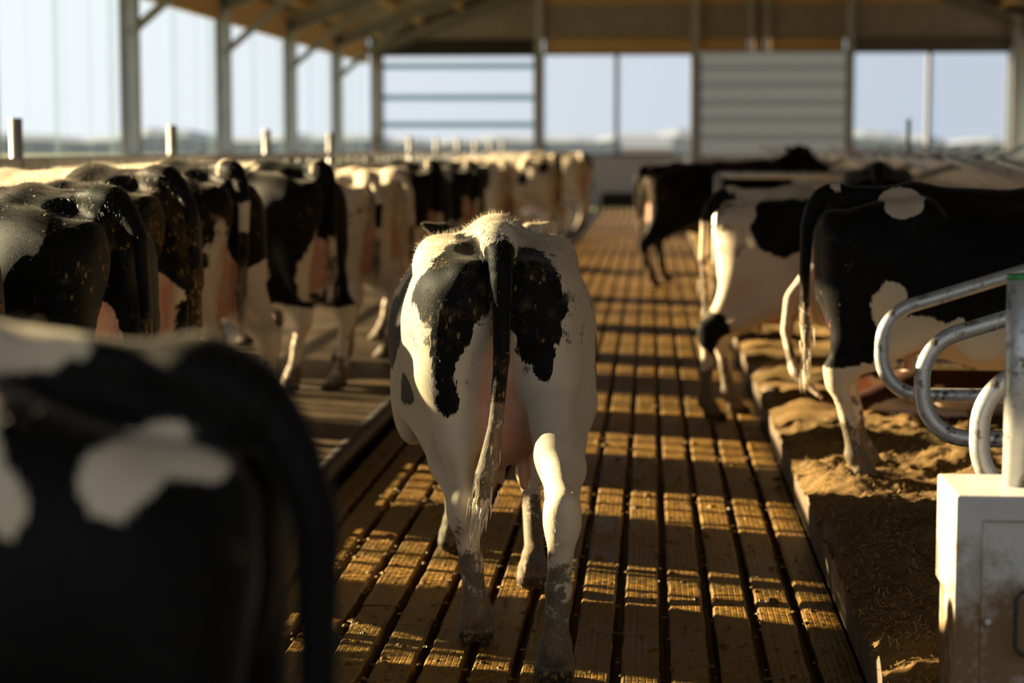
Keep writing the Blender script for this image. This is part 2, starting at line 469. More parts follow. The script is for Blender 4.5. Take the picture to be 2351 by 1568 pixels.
# far wall with its doors and windows
fw = tag(empty('wall_far'), kind='structure')
def fwall(nm, mat, x0, x1, z0, z1, y=0.0, t=0.12):
    mb = MB(); mb.box((x0, YF + y, z0), (x1, YF + y + t, z1))
    o = mb.build(nm, mat, fw); tag(o, kind='structure'); return o
fwall('low_wall', M['whitewall'], XL, XR, 0.0, 1.47)
mb = MB()
xs = np.arange(XL, XR + 0.01, 0.1)
vs = []; fsx = []
for i, xx in enumerate(xs):
    yy = YF + (0.03 if i % 2 else 0.0)
    vs += [(xx, yy, 4.66), (xx, yy, max(4.66, roof_z(xx) + 0.3))]
for i in range(len(xs) - 1): fsx.append((2 * i, 2 * i + 2, 2 * i + 3, 2 * i + 1))
mb.add(vs, fsx); o = mb.build('gable_cladding', M['cladding'], fw); tag(o, kind='structure')
fwall('lintel', M['blackbeam'], XL, -3.2, 4.26, 4.67, -0.05)
fwall('timber_beam', M['wood'], -3.0, 1.10, 4.28, 4.69, -0.05)
fwall('timber_beam', M['wood'], 1.3, 2.65, 4.34, 4.69, -0.05)
fwall('timber_beam', M['wood'], 2.8, 3.1, 4.34, 4.69, -0.05)
fwall('timber_beam', M['wood'], 3.25, 5.3, 4.34, 4.69, -0.05)
fwall('lintel', M['frame'], 5.5, 9.9, 4.34, 4.67, -0.05)
fwall('timber_beam', M['wood'], -3.2, XR - 3.2, 5.66, 5.84, -0.06)
fwall('side_panel', M['whitewall'], 9.9, XR, 1.47, 4.66)
fwall('side_panel', M['cladding'], XL, -7.58, 1.47, 4.66)
fwall('plinth', M['blackbeam'], -1.4, -0.1, 0.0, 0.42, -0.1)
for xx, z1, wd in ((-3.14, 7.0, 0.22), (1.2, 7.6, 0.20), (2.72, 7.6, 0.12), (3.17, 7.6, 0.12), (5.44, 7.0, 0.22), (9.95, 5.3, 0.22)):
    mb = MB(); mb.ibeam((xx, YF - 0.12, 0 if wd > 0.15 else 4.3), (xx, YF - 0.12, z1), wd, 0.2, 0.02, (0, 1, 0))
    tag(mb.build('steel_column', M['column']), kind='structure')
def fwin(i, x0, x1, z0, z1, mull, bars=()):
    w = tag(empty('window_%d' % i), kind='structure')
    mb = MB(); mb.add([(x0, YF + 0.06, z0), (x1, YF + 0.06, z0), (x1, YF + 0.06, z1), (x0, YF + 0.06, z1)], [(0, 1, 2, 3)])
    tag(mb.build('window_film', M['film'], w), kind='structure')
    mb = MB()
    t = 0.07
    mb.box((x0 - t, YF - 0.03, z0 - t), (x0, YF + 0.1, z1 + t)); mb.box((x1, YF - 0.03, z0 - t), (x1 + t, YF + 0.1, z1 + t))
    mb.box((x0 - t, YF - 0.03, z1), (x1 + t, YF + 0.1, z1 + t)); mb.box((x0 - t, YF - 0.03, z0 - t), (x1 + t, YF + 0.1, z0))
    tag(mb.build('window_frame', M['frame'], w), kind='structure')
    for xm in mull:
        mb = MB(); mb.box((xm - 0.06, YF, z0), (xm + 0.06, YF + 0.1, z1)); tag(mb.build('mullion', M['column'], w), kind='structure')
    for zm, h in bars:
        mb = MB(); mb.box((x0, YF, zm - h / 2), (x1, YF + 0.1, zm + h / 2)); tag(mb.build('window_bar', M['bar'], w), kind='structure')
fwin(11, -7.53, -3.30, 1.50, 4.22, (), ((3.95, 0.16), (3.08, 0.16), (2.32, 0.16)))
fwin(12, -3.00, 1.08, 1.50, 4.24, (-0.98,), ())
fwin(13, 5.58, 9.75, 1.58, 4.28, (7.63,), ())
d = tag(empty('door_1'), kind='structure')
for k in range(6):
    z0 = 1.47 + k * 0.48; z1 = min(z0 + 0.49, 4.36)
    mb = MB(); mb.add([(1.30, YF + .02, z0 + .06), (5.38, YF + .02, z0 + .06), (5.38, YF + .02, z1), (1.30, YF + .02, z1)], [(0, 1, 2, 3)])
    mb.add([(1.30, YF + .03, z0 - .02), (5.38, YF + .03, z0 - .02), (5.38, YF, z0 + .07), (1.30, YF, z0 + .07)], [(0, 1, 2, 3)])
    tag(mb.build('door_panel', M['doorpanel'], d), kind='structure')

# outside world
mb = MB(); mb.box((-900, -300, -0.6), (900, 1500, -0.31)); tag(mb.build('ground', M['field']), kind='structure')
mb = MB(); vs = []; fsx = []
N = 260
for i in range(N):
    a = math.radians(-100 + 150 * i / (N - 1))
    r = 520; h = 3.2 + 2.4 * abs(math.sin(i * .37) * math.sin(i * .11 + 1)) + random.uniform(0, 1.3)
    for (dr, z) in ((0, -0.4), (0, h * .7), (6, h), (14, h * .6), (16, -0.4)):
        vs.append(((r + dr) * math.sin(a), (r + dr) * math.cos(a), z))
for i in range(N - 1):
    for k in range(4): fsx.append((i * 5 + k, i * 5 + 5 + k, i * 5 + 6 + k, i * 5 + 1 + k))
mb.add(vs, fsx); tag(mb.build('treeline', M['trees']), 'line of trees tinted haze blue on the horizon beyond the windows', 'trees', kind='stuff')
fb = empty('farm_house', (-1.2, 250, -0.31)); tag(fb, 'distant reddish building blurred in the middle end wall window', 'building')
mb = MB(); mb.box((-2.2, -2, 0), (3.4, 3, 1.9)); mb.build('house_wall', M['brick'], fb)
mb = MB(); mb.add([(-2.6, -2.3, 1.9), (3.8, -2.3, 1.9), (3.8, 3.3, 1.9), (-2.6, 3.3, 1.9), (-2.6, .5, 3.3), (3.8, .5, 3.3)],
                  [(0, 1, 5, 4), (2, 3, 4, 5), (1, 2, 5), (3, 0, 4), (0, 3, 2, 1)])
mb.build('house_roof', M['trees'], fb)  # roof shares the haze-tinted tree colour
# ------------------------------------------------------------------ cattle : one continuous body surface per animal
def vnoise(p, scale, seed=0):
    """trilinear value noise in -1..1"""
    q = p * scale + 37.1 + seed * 11.3
    i = np.floor(q).astype(np.int64); f = q - i; f = f * f * (3 - 2 * f)
    def h(a, b, c):
        n = (a * 374761393 + b * 668265263 + c * 2147483647 + seed * 974711) & 0xffffffff
        n = ((n ^ (n >> 13)) * 1274126177) & 0xffffffff
        return ((n ^ (n >> 16)) & 0xffff) / 32767.5 - 1
    x, y, z = i[:, 0], i[:, 1], i[:, 2]; r = 0
    for dx in (0, 1):
        for dy in (0, 1):
            for dz in (0, 1):
                w = (f[:, 0] if dx else 1 - f[:, 0]) * (f[:, 1] if dy else 1 - f[:, 1]) * (f[:, 2] if dz else 1 - f[:, 2])
                r = r + w * h(x + dx, y + dy, z + dz)
    return r

class Field:
    def __init__(s, lo, hi, h):
        s.lo = np.array(lo, float); s.h = h
        s.n = np.ceil((np.array(hi) - s.lo) / h).astype(int) + 1
        s.ax = [(s.lo[i] + h * np.arange(s.n[i])).astype(np.float32) for i in range(3)]
        s.F = np.full(tuple(s.n), 0.5, np.float32)
    def sub(s, lo, hi):
        a = np.clip(np.floor((np.array(lo) - s.lo) / s.h).astype(int), 0, s.n)
        b = np.clip(np.ceil((np.array(hi) - s.lo) / s.h).astype(int) + 1, 0, s.n)
        sl = tuple(slice(a[i], b[i]) for i in range(3))
        return sl, s.ax[0][sl[0]][:, None, None], s.ax[1][sl[1]][None, :, None], s.ax[2][sl[2]][None, None, :]
    def comb(s, sl, d, k, cut=False):
        a = s.F[sl]
        if d.size == 0: return
        if cut:
            h = np.clip(.5 - .5 * (a + d) / k, 0, 1); s.F[sl] = a + (-d - a) * h + k * h * (1 - h)
        else:
            h = np.clip(.5 + .5 * (a - d) / k, 0, 1); s.F[sl] = a + (d - a) * h - k * h * (1 - h)
    def cap(s, p, q, ra, rb, k=0.04, flat=None, cut=False):
        p = np.array(p, float); q = np.array(q, float); m = max(ra, rb) * (max(flat) if flat else 1) + k + 0.04
        sl, X, Y, Z = s.sub(np.minimum(p, q) - m, np.maximum(p, q) + m)
        fx, fy, fz = flat or (1, 1, 1)
        d = (q - p) / np.array([fx, fy, fz]); L = max(float(d @ d), 1e-9)
        x, y, z = (X - p[0]) / fx, (Y - p[1]) / fy, (Z - p[2]) / fz
        t = np.clip((x * d[0] + y * d[1] + z * d[2]) / L, 0, 1)
        D = np.sqrt((x - t * d[0]) ** 2 + (y - t * d[1]) ** 2 + (z - t * d[2]) ** 2) - (ra + t * (rb - ra))
        if flat: D = D * min(flat)
        s.comb(sl, D.astype(np.float32), k, cut)
    def ell(s, c, r, k=0.06, rot=None, cut=False):
        c = np.array(c, float); r = np.array(r, float); m = r.max() + k + 0.04 if rot is not None else r + k + 0.04
        sl, X, Y, Z = s.sub(c - m, c + m)
        x, y, z = X - c[0], Y - c[1], Z - c[2]
        if rot is not None:
            R = np.array(Matrix.Rotation(rot[1], 3, rot[0]).transposed())
            x, y, z = (R[i, 0] * x + R[i, 1] * y + R[i, 2] * z for i in range(3))
        k0 = np.sqrt((x / r[0]) ** 2 + (y / r[1]) ** 2 + (z / r[2]) ** 2)
        k1 = np.sqrt((x / r[0] ** 2) ** 2 + (y / r[1] ** 2) ** 2 + (z / r[2] ** 2) ** 2)
        D = k0 * (k0 - 1) / np.maximum(k1, 1e-6)
        s.comb(sl, D.astype(np.float32), k, cut)
    def chain(s, pts, rs, k=0.02):
        for i in range(len(pts) - 1): s.cap(pts[i], pts[i + 1], rs[i], rs[i + 1], k)
    def mesh(s):
        F = s.F; S = F < 0
        nx, ny, nz = F.shape
        c = [(dx, dy, dz) for dx in (0, 1) for dy in (0, 1) for dz in (0, 1)]
        def view(A, o): return A[o[0]:nx - 1 + o[0], o[1]:ny - 1 + o[1], o[2]:nz - 1 + o[2]]
        cnt = np.zeros((nx - 1, ny - 1, nz - 1), np.int8)
        for o in c: cnt += view(S, o)
        cells = np.argwhere((cnt > 0) & (cnt < 8))
        idx = np.full((nx - 1, ny - 1, nz - 1), -1, np.int64); idx[tuple(cells.T)] = np.arange(len(cells))
        V = np.zeros((len(cells), 3)); W = np.zeros(len(cells))
        vals = {o: F[cells[:, 0] + o[0], cells[:, 1] + o[1], cells[:, 2] + o[2]] for o in c}
        for o in c:
            for a in range(3):
                if o[a]: continue
                o2 = list(o); o2[a] = 1; o2 = tuple(o2)
                f0, f1 = vals[o], vals[o2]
                m = (f0 < 0) != (f1 < 0)
                t = f0[m] / (f0[m] - f1[m])
                pos = np.tile(np.array(o, float), (m.sum(), 1)); pos[:, a] = t
                V[m] += pos; W[m] += 1
        V = (cells + V / W[:, None]) * s.h + s.lo
        quads = []
        for a in range(3):
            b, d = (a + 1) % 3, (a + 2) % 3
            sh = [slice(None)] * 3; sh[a] = slice(0, -1); sh2 = list(sh); sh2[a] = slice(1, None)
            A, B = S[tuple(sh)], S[tuple(sh2)]
            e = np.argwhere(A != B)
            e = e[(e[:, b] > 0) & (e[:, d] > 0) & (e[:, b] < F.shape[b] - 1) & (e[:, d] < F.shape[d] - 1)]
            flip = A[tuple(e.T)]
            def at(db, dd):
                q = e.copy(); q[:, b] += db; q[:, d] += dd; return idx[tuple(q.T)]
            Q = np.stack([at(-1, -1), at(0, -1), at(0, 0), at(-1, 0)], 1)
            Q[~flip] = Q[~flip][:, ::-1]
            quads.append(Q)
        return V, np.concatenate(quads)

def lerp(a, b, t): return tuple(a[i] + (b[i] - a[i]) * t for i in range(3))

def hoof(F, x, y, z0=0.0, tilt=0.0):
    for s in (-1, 1):
        F.cap((x + s * .027, y - .035, z0 + .045), (x + s * .031, y + .06, z0 + .020), .036, .026, .006)
        F.cap((x + s * .024, y - .02, z0 + .085), (x + s * .027, y + .01, z0 + .05), .036, .036, .02)
        F.cap((x + s * .026, y - .068, z0 + .105), (x + s * .027, y - .078, z0 + .088), .015, .012, .012)   # dew claws

def hind_leg(F, s, hx, hy, hz=0.0, hock=None, fat=1.0, stifle=None):
    hip = (s * .165, .27, 1.08)
    st = stifle or (s * .235, .47 + .28 * (hy - .08), .80)
    K = hock or (s * .13 + (hx - s * .15) * .75, hy - .115, .50)
    fet = (hx, hy - .055, .13 + hz)
    F.cap(hip, st, .16, .105, .08)
    F.ell((s * .172, .25, 1.00), (.108, .27, .31), .09)
    F.cap((s * .135, .055, 1.20), (s * .165, .075, .92), .085, .090, .08)
    mid = (K[0] * .55 + s * .165 * .45, K[1] * .55 + .11 * .45, .70)
    F.cap((s * .165, .075, .92), mid, .092, .064, .06)
    F.cap(st, lerp(st, K, .62), .100, .066, .07)
    F.cap(lerp(st, K, .62), K, .064, .050, .05)
    F.cap(mid, (K[0], K[1] - .035, K[2] + .04), .048, .028, .05)       # Achilles tendon to the point of the hock
    F.cap((K[0], K[1] - .035, K[2] + .04), (K[0], K[1] - .02, K[2] - .05), .030, .030, .035)
    F.ell((K[0], K[1] + .008, K[2] - .005), (.050, .060, .080), .04)
    F.cap((K[0], K[1], K[2] - .04), lerp(K, fet, .55), .045, .036, .035)
    F.cap(lerp(K, fet, .55), fet, .036, .042, .03)
    F.ell((fet[0], fet[1], fet[2]), (.047, .048, .050), .03)
    F.cap(fet, (hx, hy - .015, .075 + hz), .043, .050, .025)
    hoof(F, hx, hy, hz)

def fore_leg(F, s, hx, hy, hz=0.0):
    sh = (s * .21, 1.60, .98); el = (s * .20, 1.47, .76)
    kn = (s * .15 * .4 + hx * .6, 1.50 * .42 + hy * .58, .42 + hz * .6)
    fet = (hx, hy - .03, .13 + hz)
    F.cap((s * .14, 1.62, 1.25), sh, .10, .13, .09); F.cap(sh, el, .12, .085, .07)
    F.cap(el, kn, .082, .047, .05); F.ell(kn, (.052, .050, .062), .03)
    F.cap(kn, fet, .040, .033, .03); F.ell(fet, (.042, .042, .044), .025)
    F.cap(fet, (hx, hy, .065 + hz), .038, .043, .02)
    hoof(F, hx, hy, hz)

def head(F, base, d, up, ear=True, k=.05):
    """base: poll; d: forward unit along the face, up: unit out of the forehead"""
    b = np.array(base); d = np.array(d, float); d /= np.linalg.norm(d); u = np.array(up, float); u -= d * (u @ d); u /= np.linalg.norm(u)
    r = np.cross(d, u)
    P = lambda f, x, z: tuple(b + d * f + r * x + u * z)
    F.cap(P(.02, 0, -.06), P(.20, 0, -.08), .105, .095, k)
    F.cap(P(.20, 0, -.08), P(.42, 0, -.07), .085, .066, .05)
    F.cap(P(.42, -.03, -.08), P(.46, -.03, -.09), .050, .045, .04); F.cap(P(.42, .03, -.08), P(.46, .03, -.09), .050, .045, .04)
    F.cap(P(.12, 0, -.17), P(.40, 0, -.13), .06, .035, .05)
    F.cap(P(-.02, 0, .0), P(.10, 0, .015), .065, .07, .05)
    for s in (-1, 1):
        F.cap(P(.16, s * .088, -.02), P(.18, s * .088, -.03), .030, .028, .03)       # brow over the eye
        F.cap(P(.475, s * .038, -.075), P(.485, s * .040, -.075), .012, .010, .015, cut=True)
        if ear:
            a0 = np.array(P(.015, s * .10, -.02)); a1 = np.array(P(-.03, s * .19, .0)); a2 = np.array(P(-.055, s * .275, .025))
            F.cap(a0, a1, .026, .040, .02); F.cap(a1, a2, .040, .014, .015)

UD_C, UD_R = np.array([0, .31, .76]), np.array([.165, .29, .175])
def cow_body(h=0.014, LH=(-.15, .06), RH=(.15, .10), LF=(-.15, 1.50), RF=(.15, 1.46), hockL=None, hockR=None, fz=0.0,
             tail=None, headpose='feed', teats=True, lie=False, slope=0.0, udder=1.0, turn=0.0, teatpos=None):
    F = Field((-.60, -.75, -.03), (.60, 2.95, 1.62), h)
    # trunk
    F.ell((0, 1.02, .935), (.395, .82, .415), .05)
    F.ell((0, .98, 1.05), (.372, .72, .325), .06)
    F.ell((0, 1.50, .95), (.28, .42, .40), .12)
    F.ell((0, .60, 1.06), (.27, .42, .31), .10)
    F.ell((0, 1.80, .82), (.15, .20, .22), .12)
    F.ell((0, .27, 1.15), (.225, .33, .23), .10)
    F.cap((0, .03, 1.380), (0, .42, 1.370), .056, .052, .10)
    F.cap((0, .42, 1.370), (0, 1.0, 1.330), .056, .058, .12)
    F.cap((0, 1.0, 1.330), (0, 1.62, 1.325), .058, .060, .12)
    for s in (-1, 1):
        F.cap((0, .42, 1.355), (s * .205, .44, 1.315), .045, .048, .07)
        F.cap((s * .205, .43, 1.315), (s * .219, .44, 1.275), .046, .048, .08)          # hook bone
        F.cap((s * .205, .44, 1.275), (s * .160, .14, 1.23), .058, .07, .08)
        F.ell((s * .165, .27, 1.13), (.112, .27, .22), .08)
        F.cap((s * .105, .0, 1.265), (s * .115, .03, 1.20), .052, .06, .06)             # pin bone
        F.ell((s * .085, .10, 1.375), (.05, .12, .040), .05, cut=True)                  # hollow beside the tail head
        F.ell((s * .405, .60, 1.20), (.055, .12, .10), .08, cut=True)                     # hollow of the flank
        F.ell((s * .0 + s * .30, .72, .74), (.07, .14, .14), .1)
    F.ell((0, -.035, 1.00), (.030, .10, .22), .06, cut=True)                            # cleft under the tail
    # udder
    F.ell(tuple(UD_C), tuple(UD_R * udder), .035)
    F.ell((0, .135, .89), (.105 * udder, .115, .22), .04)
    F.ell((0, .62, .80), (.12, .22, .10), .08)
    if teats:
        for tx, yy in teatpos or ((-.075, .22), (.075, .22), (-.075, .42), (.075, .42)):
            F.cap((tx, yy, .63), (tx * 1.08, yy - .005, .533), .023, .0155, .020)
    if not lie:
        hind_leg(F, -1, LH[0], LH[1], hock=hockL); hind_leg(F, 1, RH[0], RH[1], hock=hockR)
        fore_leg(F, -1, LF[0], LF[1], fz); fore_leg(F, 1, RF[0], RF[1], fz)
    else:
        # folded legs of a resting animal
        for s in (-1, 1):
            F.cap((s * .18, .28, 1.05), (s * .36, .66, .86), .17, .11, .09)
            F.cap((s * .36, .66, .86), (s * .42, .20, .66), .085, .05, .05)
            F.cap((s * .42, .20, .66), (s * .42, .62, .60), .044, .036, .03)
            F.cap((s * .42, .62, .60), (s * .42, .76, .585), .042, .036, .02)
            F.cap((s * .22, 1.55, .90), (s * .27, 1.78, .66), .11, .055, .06)
            F.cap((s * .27, 1.78, .66), (s * .25, 1.48, .60), .045, .036, .03)
            F.cap((s * .25, 1.48, .60), (s * .25, 1.40, .60), .038, .034, .03)
    # neck and head
    t = turn
    if headpose == 'feed':
        F.cap((0, 1.72, 1.13), (0, 2.15, .90), .19, .125, .12); F.cap((0, 1.75, .95), (0, 2.1, .82), .14, .10, .12)
        head(F, (0, 2.24, .90), (0, .45, -.9), (0, .9, .45))
    elif headpose == 'level':
        F.cap((0, 1.72, 1.15), (t * .5, 2.10, 1.20), .185, .12, .12); F.cap((0, 1.72, .98), (t * .5, 2.08, 1.10), .14, .09, .12)
        head(F, (t, 2.20, 1.30), (t * 1.2, .80, -.60), (0, .6, .8))
    else:
        F.cap((0, 1.70, 1.17), (t * .6, 2.06, 1.36), .185, .12, .12); F.cap((0, 1.70, 1.0), (t * .6, 2.05, 1.25), .14, .09, .12)
        head(F, (t, 2.15, 1.47), (t * 1.2, .85, -.42), (0, .42, .85))
    # tail
    tl = tail or [(0, .02, 1.395), (0, -.055, 1.36), (0, -.085, 1.25), (0, -.08, 1.05), (0, -.075, .80), (0, -.06, .62)]
    n = len(tl); rs = [.046, .040] + [.034 - .016 * i / max(n - 3, 1) for i in range(n - 2)]
    pts = rounded(tl, .12, 5) if n > 2 else tl
    # radius by length
    ln = [0.0]
    for i in range(1, len(pts)): ln.append(ln[-1] + (pts[i] - pts[i - 1]).length)
    rr = [np.interp(l / ln[-1], [0, .10, .26, .5, .68, .76, .86, 1], [.050, .043, .031, .026, .023, .031, .037, .012]) for l in ln]
    F.cap(tuple(pts[0]), tuple(pts[1]), rr[0], rr[1], .06)
    for i in range(1, len(pts) - 1): F.cap(tuple(pts[i]), tuple(pts[i + 1]), rr[i], rr[i + 1], .03 if ln[i] < .07 else .004)
    if not lie:
        sl, X, Y, Z = F.sub((-9, -9, -9), (9, 9, .1)); F.F[sl] = np.maximum(F.F[sl], -Z + 0 * X + 0 * Y - 0.0)   # flat soles
    V, Q = F.mesh()
    # distance to the tail for later colouring
    td = np.full(len(V), 9.0); tt = np.zeros(len(V))
    for i in range(len(pts) - 1):
        a = np.array(pts[i]); b = np.array(pts[i + 1]); ab = b - a
        u = np.clip(((V - a) @ ab) / max(ab @ ab, 1e-9), 0, 1)
        dd = np.linalg.norm(V - a - u[:, None] * ab, axis=1) - (rr[i] + .016)
        m = dd < td; td[m] = dd[m]; tt[m] = (ln[i] + u[m] * (ln[i + 1] - ln[i])) / ln[-1]
    rest = V.copy()
    if slope:
        w = np.clip((V[:, 2] - .5) / .6, 0, 1); V[:, 2] -= slope * np.clip(.6 - V[:, 1], 0, None) * w
    if lie:
        V[:, 2] -= .555
    return V, Q, rest, td, tt, [np.array(q) for q in pts]

BODIES = {}
def body(key, **kw):
    if key not in BODIES: BODIES[key] = cow_body(**kw)
    return BODIES[key]

def coat_field(R, td, tt, ops):
    c = np.full(len(R), 1.0 if ops[0] == 'black' else -1.0)
    notail = td > 0
    for op in ops[1:]:
        kind = op[0]
        if kind in 'bw':
            cen, r = np.array(op[1]), np.array(op[2], float)
            k0 = np.linalg.norm((R - cen) / r, axis=1); k1 = np.linalg.norm((R - cen) / r ** 2, axis=1)
            d = k0 * (k0 - 1) / np.maximum(k1, 1e-6)
            d = d + vnoise(R, 6, len(ops)) * .055 + vnoise(R, 15, len(ops) + 1) * .028
            if not (len(op) > 3 and op[3] == 'all'): d = np.where(notail, d, 9)
            c = np.maximum(c, -d) if kind == 'b' else np.minimum(c, d)
        elif kind in 'pq':                    # polygon seen square-on from behind (x,z), rear side only: p black, q white
            poly = np.array(op[1]); ymax = op[2]
            P = R[:, [0, 2]] + np.stack([vnoise(R, 40, 3), vnoise(R, 40, 4)], 1) * .006
            d = np.full(len(R), 9.0); ins = np.zeros(len(R), bool)
            for i in range(len(poly)):
                a, b = poly[i], poly[(i + 1) % len(poly)]; ab = b - a
                u = np.clip(((P - a) @ ab) / (ab @ ab), 0, 1); d = np.minimum(d, np.linalg.norm(P - a - u[:, None] * ab, axis=1))
                cr = (a[1] > P[:, 1]) != (b[1] > P[:, 1])
                with np.errstate(divide='ignore', invalid='ignore'):
                    xi = (b[0] - a[0]) * (P[:, 1] - a[1]) / (b[1] - a[1]) + a[0]
                ins ^= cr & (P[:, 0] < xi)
            d = np.where(ins, -d, d)
            d = np.maximum(d, (R[:, 1] - ymax)); d = np.where(notail, d, 9)
            c = np.maximum(c, -d) if kind == 'p' else np.minimum(c, d)
        elif kind == 't':                     # tail: list of (from, to) black along its length
            m = ~notail; v = np.full(m.sum(), -.05)
            for a, b in op[1]:
                v = np.maximum(v, np.minimum(tt[m] - a, b - tt[m]) * .9)
            c[m] = v
        elif kind == 'l':                     # legs white below a height
            c = np.where(notail, np.minimum(c, R[:, 2] - op[1] + vnoise(R, 6, 9) * .05), c)
    return np.clip(c, -1, 1)

def make_cow(label, key, pose, ops, loc, rz, scale=1.0, mat='cow', dirt=0.3, group=None, tailend='white', fuzz=0, pink=1.0, seed=0, name='cow'):
    V, Q, R, td, tt, tp = body(key, **pose)
    me = bpy.data.meshes.new(name)
    me.vertices.add(len(V)); me.vertices.foreach_set('co', V.astype(np.float32).ravel())
    me.loops.add(Q.size); me.loops.foreach_set('vertex_index', Q.ravel().astype(np.int32))
    me.polygons.add(len(Q)); me.polygons.foreach_set('loop_start', np.arange(0, Q.size, 4, dtype=np.int32))
    me.polygons.foreach_set('use_smooth', np.ones(len(Q), bool))
    me.update(); me.validate()
    c = coat_field(R, td, tt, ops)
    nz = vnoise(R, 9, seed)
    k0 = np.linalg.norm((R - UD_C) / (UD_R * 1.12), axis=1)
    du = (k0 - 1) * .15
    k1 = np.linalg.norm((R - np.array([0, .12, .89])) / np.array([.115, .14, .23]), axis=1); du = np.minimum(du, (k1 - 1) * .12)
    inner = (np.abs(R[:, 0]) < .16)
    for tx, ty in pose.get('teatpos') or ((-.075, .22), (.075, .22), (-.075, .42), (.075, .42)):
        dt = np.hypot(R[:, 0] - tx * 1.05, R[:, 1] - ty) - .026
        du = np.where((R[:, 2] < .66) & (R[:, 2] > .50), np.minimum(du, dt), du)
    pk = np.clip(.5 - du / .03 + nz * .3, 0, 1) * (td > 0) * inner * pink
    hf = np.clip((.062 - R[:, 2]) / .012, 0, 1) if not pose.get('lie') else np.zeros(len(R))
    dr = np.clip((.44 - R[:, 2]) / .42, 0, 1) * .86 + np.clip((.80 - R[:, 2]) / .4, 0, 1) * .34
    dr = dr + np.clip(.35 - R[:, 1], 0, .35) * 1.35 * np.clip((R[:, 2] - .75) / .3, 0, 1)
    dr = np.where(td < 0, np.clip((tt - .25) * 2.2, 0, .85) * (1 - np.clip((tt - .9) * 8, 0, .6)), dr) * (dirt / .4)
    dr = dr * (1 - .7 * pk)
    for nm, arr in (('coat', c), ('pink', pk), ('hoof', hf), ('dirt', np.clip(dr, 0, 1.3))):
        a = me.attributes.new(nm, 'FLOAT', 'POINT'); a.data.foreach_set('value', arr.astype(np.float32))
    me.materials.append(M[mat])
    o = bpy.data.objects.new(name, me); COL.objects.link(o)
    o.location = loc; o.rotation_euler = (0, 0, rz); o.scale = (scale,) * 3
    tag(o, label, 'cow', group)
    rng = np.random.default_rng(seed + 5)
    # brush of long hair at the tail end
    if tailend:
        mb = MB(); a = tp[-4] if len(tp) > 4 else tp[-2]; b = tp[-1]
        ax = (b - a) / np.linalg.norm(b - a)
        for i in range(260):
            s0 = a + (b - a) * rng.uniform(-.6, .85) + rng.normal(0, .013, 3)
            L = rng.uniform(.05, .11); dirv = ax + rng.normal(0, .07, 3) + np.array([0, 0, -.10]); dirv /= np.linalg.norm(dirv)
            sd = np.cross(dirv, rng.normal(0, 1, 3)); sd /= np.linalg.norm(sd); w = .0022
            p1 = s0 + dirv * L * .6 + sd * rng.normal(0, .004); p2 = s0 + dirv * L
            off = np.array([0, 0, -(.555 if pose.get('lie') else 0)])
            mb.add([s0 - sd * w + off, s0 + sd * w + off, p1 + sd * w * .7 + off, p1 - sd * w * .7 + off, p2 + off], [(0, 1, 2, 3), (3, 2, 4)])
        tb = mb.build('tail_tuft', M['hair_' + tailend], o)
    if fuzz:
        # short fur standing on the ridge of the back, haunches and thighs
        tri = Q; cen = V[tri].mean(1); e1 = V[tri[:, 2]] - V[tri[:, 0]]; e2 = V[tri[:, 3]] - V[tri[:, 1]]
        nr = np.cross(e1, e2); nr /= np.maximum(np.linalg.norm(nr, axis=1), 1e-9)[:, None]
        ok = np.where(cen[:, 2] > .35)[0]
        w = 1 + 4.0 * (R[tri[ok, 0], 2] > 1.28); w = w / w.sum()
        pick = rng.choice(ok, fuzz, p=w)
        cc = c[tri[pick, 0]]
        for tone, sel in (('white', cc < 0), ('black', cc >= 0)):
            pp = pick[sel]
            if not len(pp): continue
            nn = nr[pp]; base = cen[pp] + (rng.uniform(-.5, .5, (len(pp), 1)) * e1[pp] + rng.uniform(-.5, .5, (len(pp), 1)) * e2[pp]) * .5 - nn * .002
            back = np.array([0, -.45, -.75]); g = back - nn * (nn @ back)[:, None]
            long_ = np.where(R[tri[pp, 0], 2] > 1.33, 1.9, 1.0)[:, None]
            dv = nn * rng.uniform(.25, .8, (len(pp), 1)) + g * .8 + rng.normal(0, .22, (len(pp), 3)); dv /= np.linalg.norm(dv, axis=1)[:, None]
            L = rng.uniform(.007, .016, (len(pp), 1)) * long_
            sd = np.cross(dv, nn + rng.normal(0, .3, (len(pp), 3))); sd /= np.maximum(np.linalg.norm(sd, axis=1), 1e-9)[:, None]
            A = base - sd * .0006; B = base + sd * .0006; T = base + dv * L
            vs = np.stack([A, B, T], 1).reshape(-1, 3)
            m2 = bpy.data.meshes.new('fur'); m2.vertices.add(len(vs)); m2.vertices.foreach_set('co', vs.astype(np.float32).ravel())
            m2.loops.add(len(vs)); m2.loops.foreach_set('vertex_index', np.arange(len(vs), dtype=np.int32))
            m2.polygons.add(len(pp)); m2.polygons.foreach_set('loop_start', np.arange(0, len(vs), 3, dtype=np.int32)); m2.update()
            fo = bpy.data.objects.new('fur', m2); COL.objects.link(fo); m2.materials.append(M['hair_' + tone]); fo.parent = o
            fo['kind'] = 'stuff'
    return o

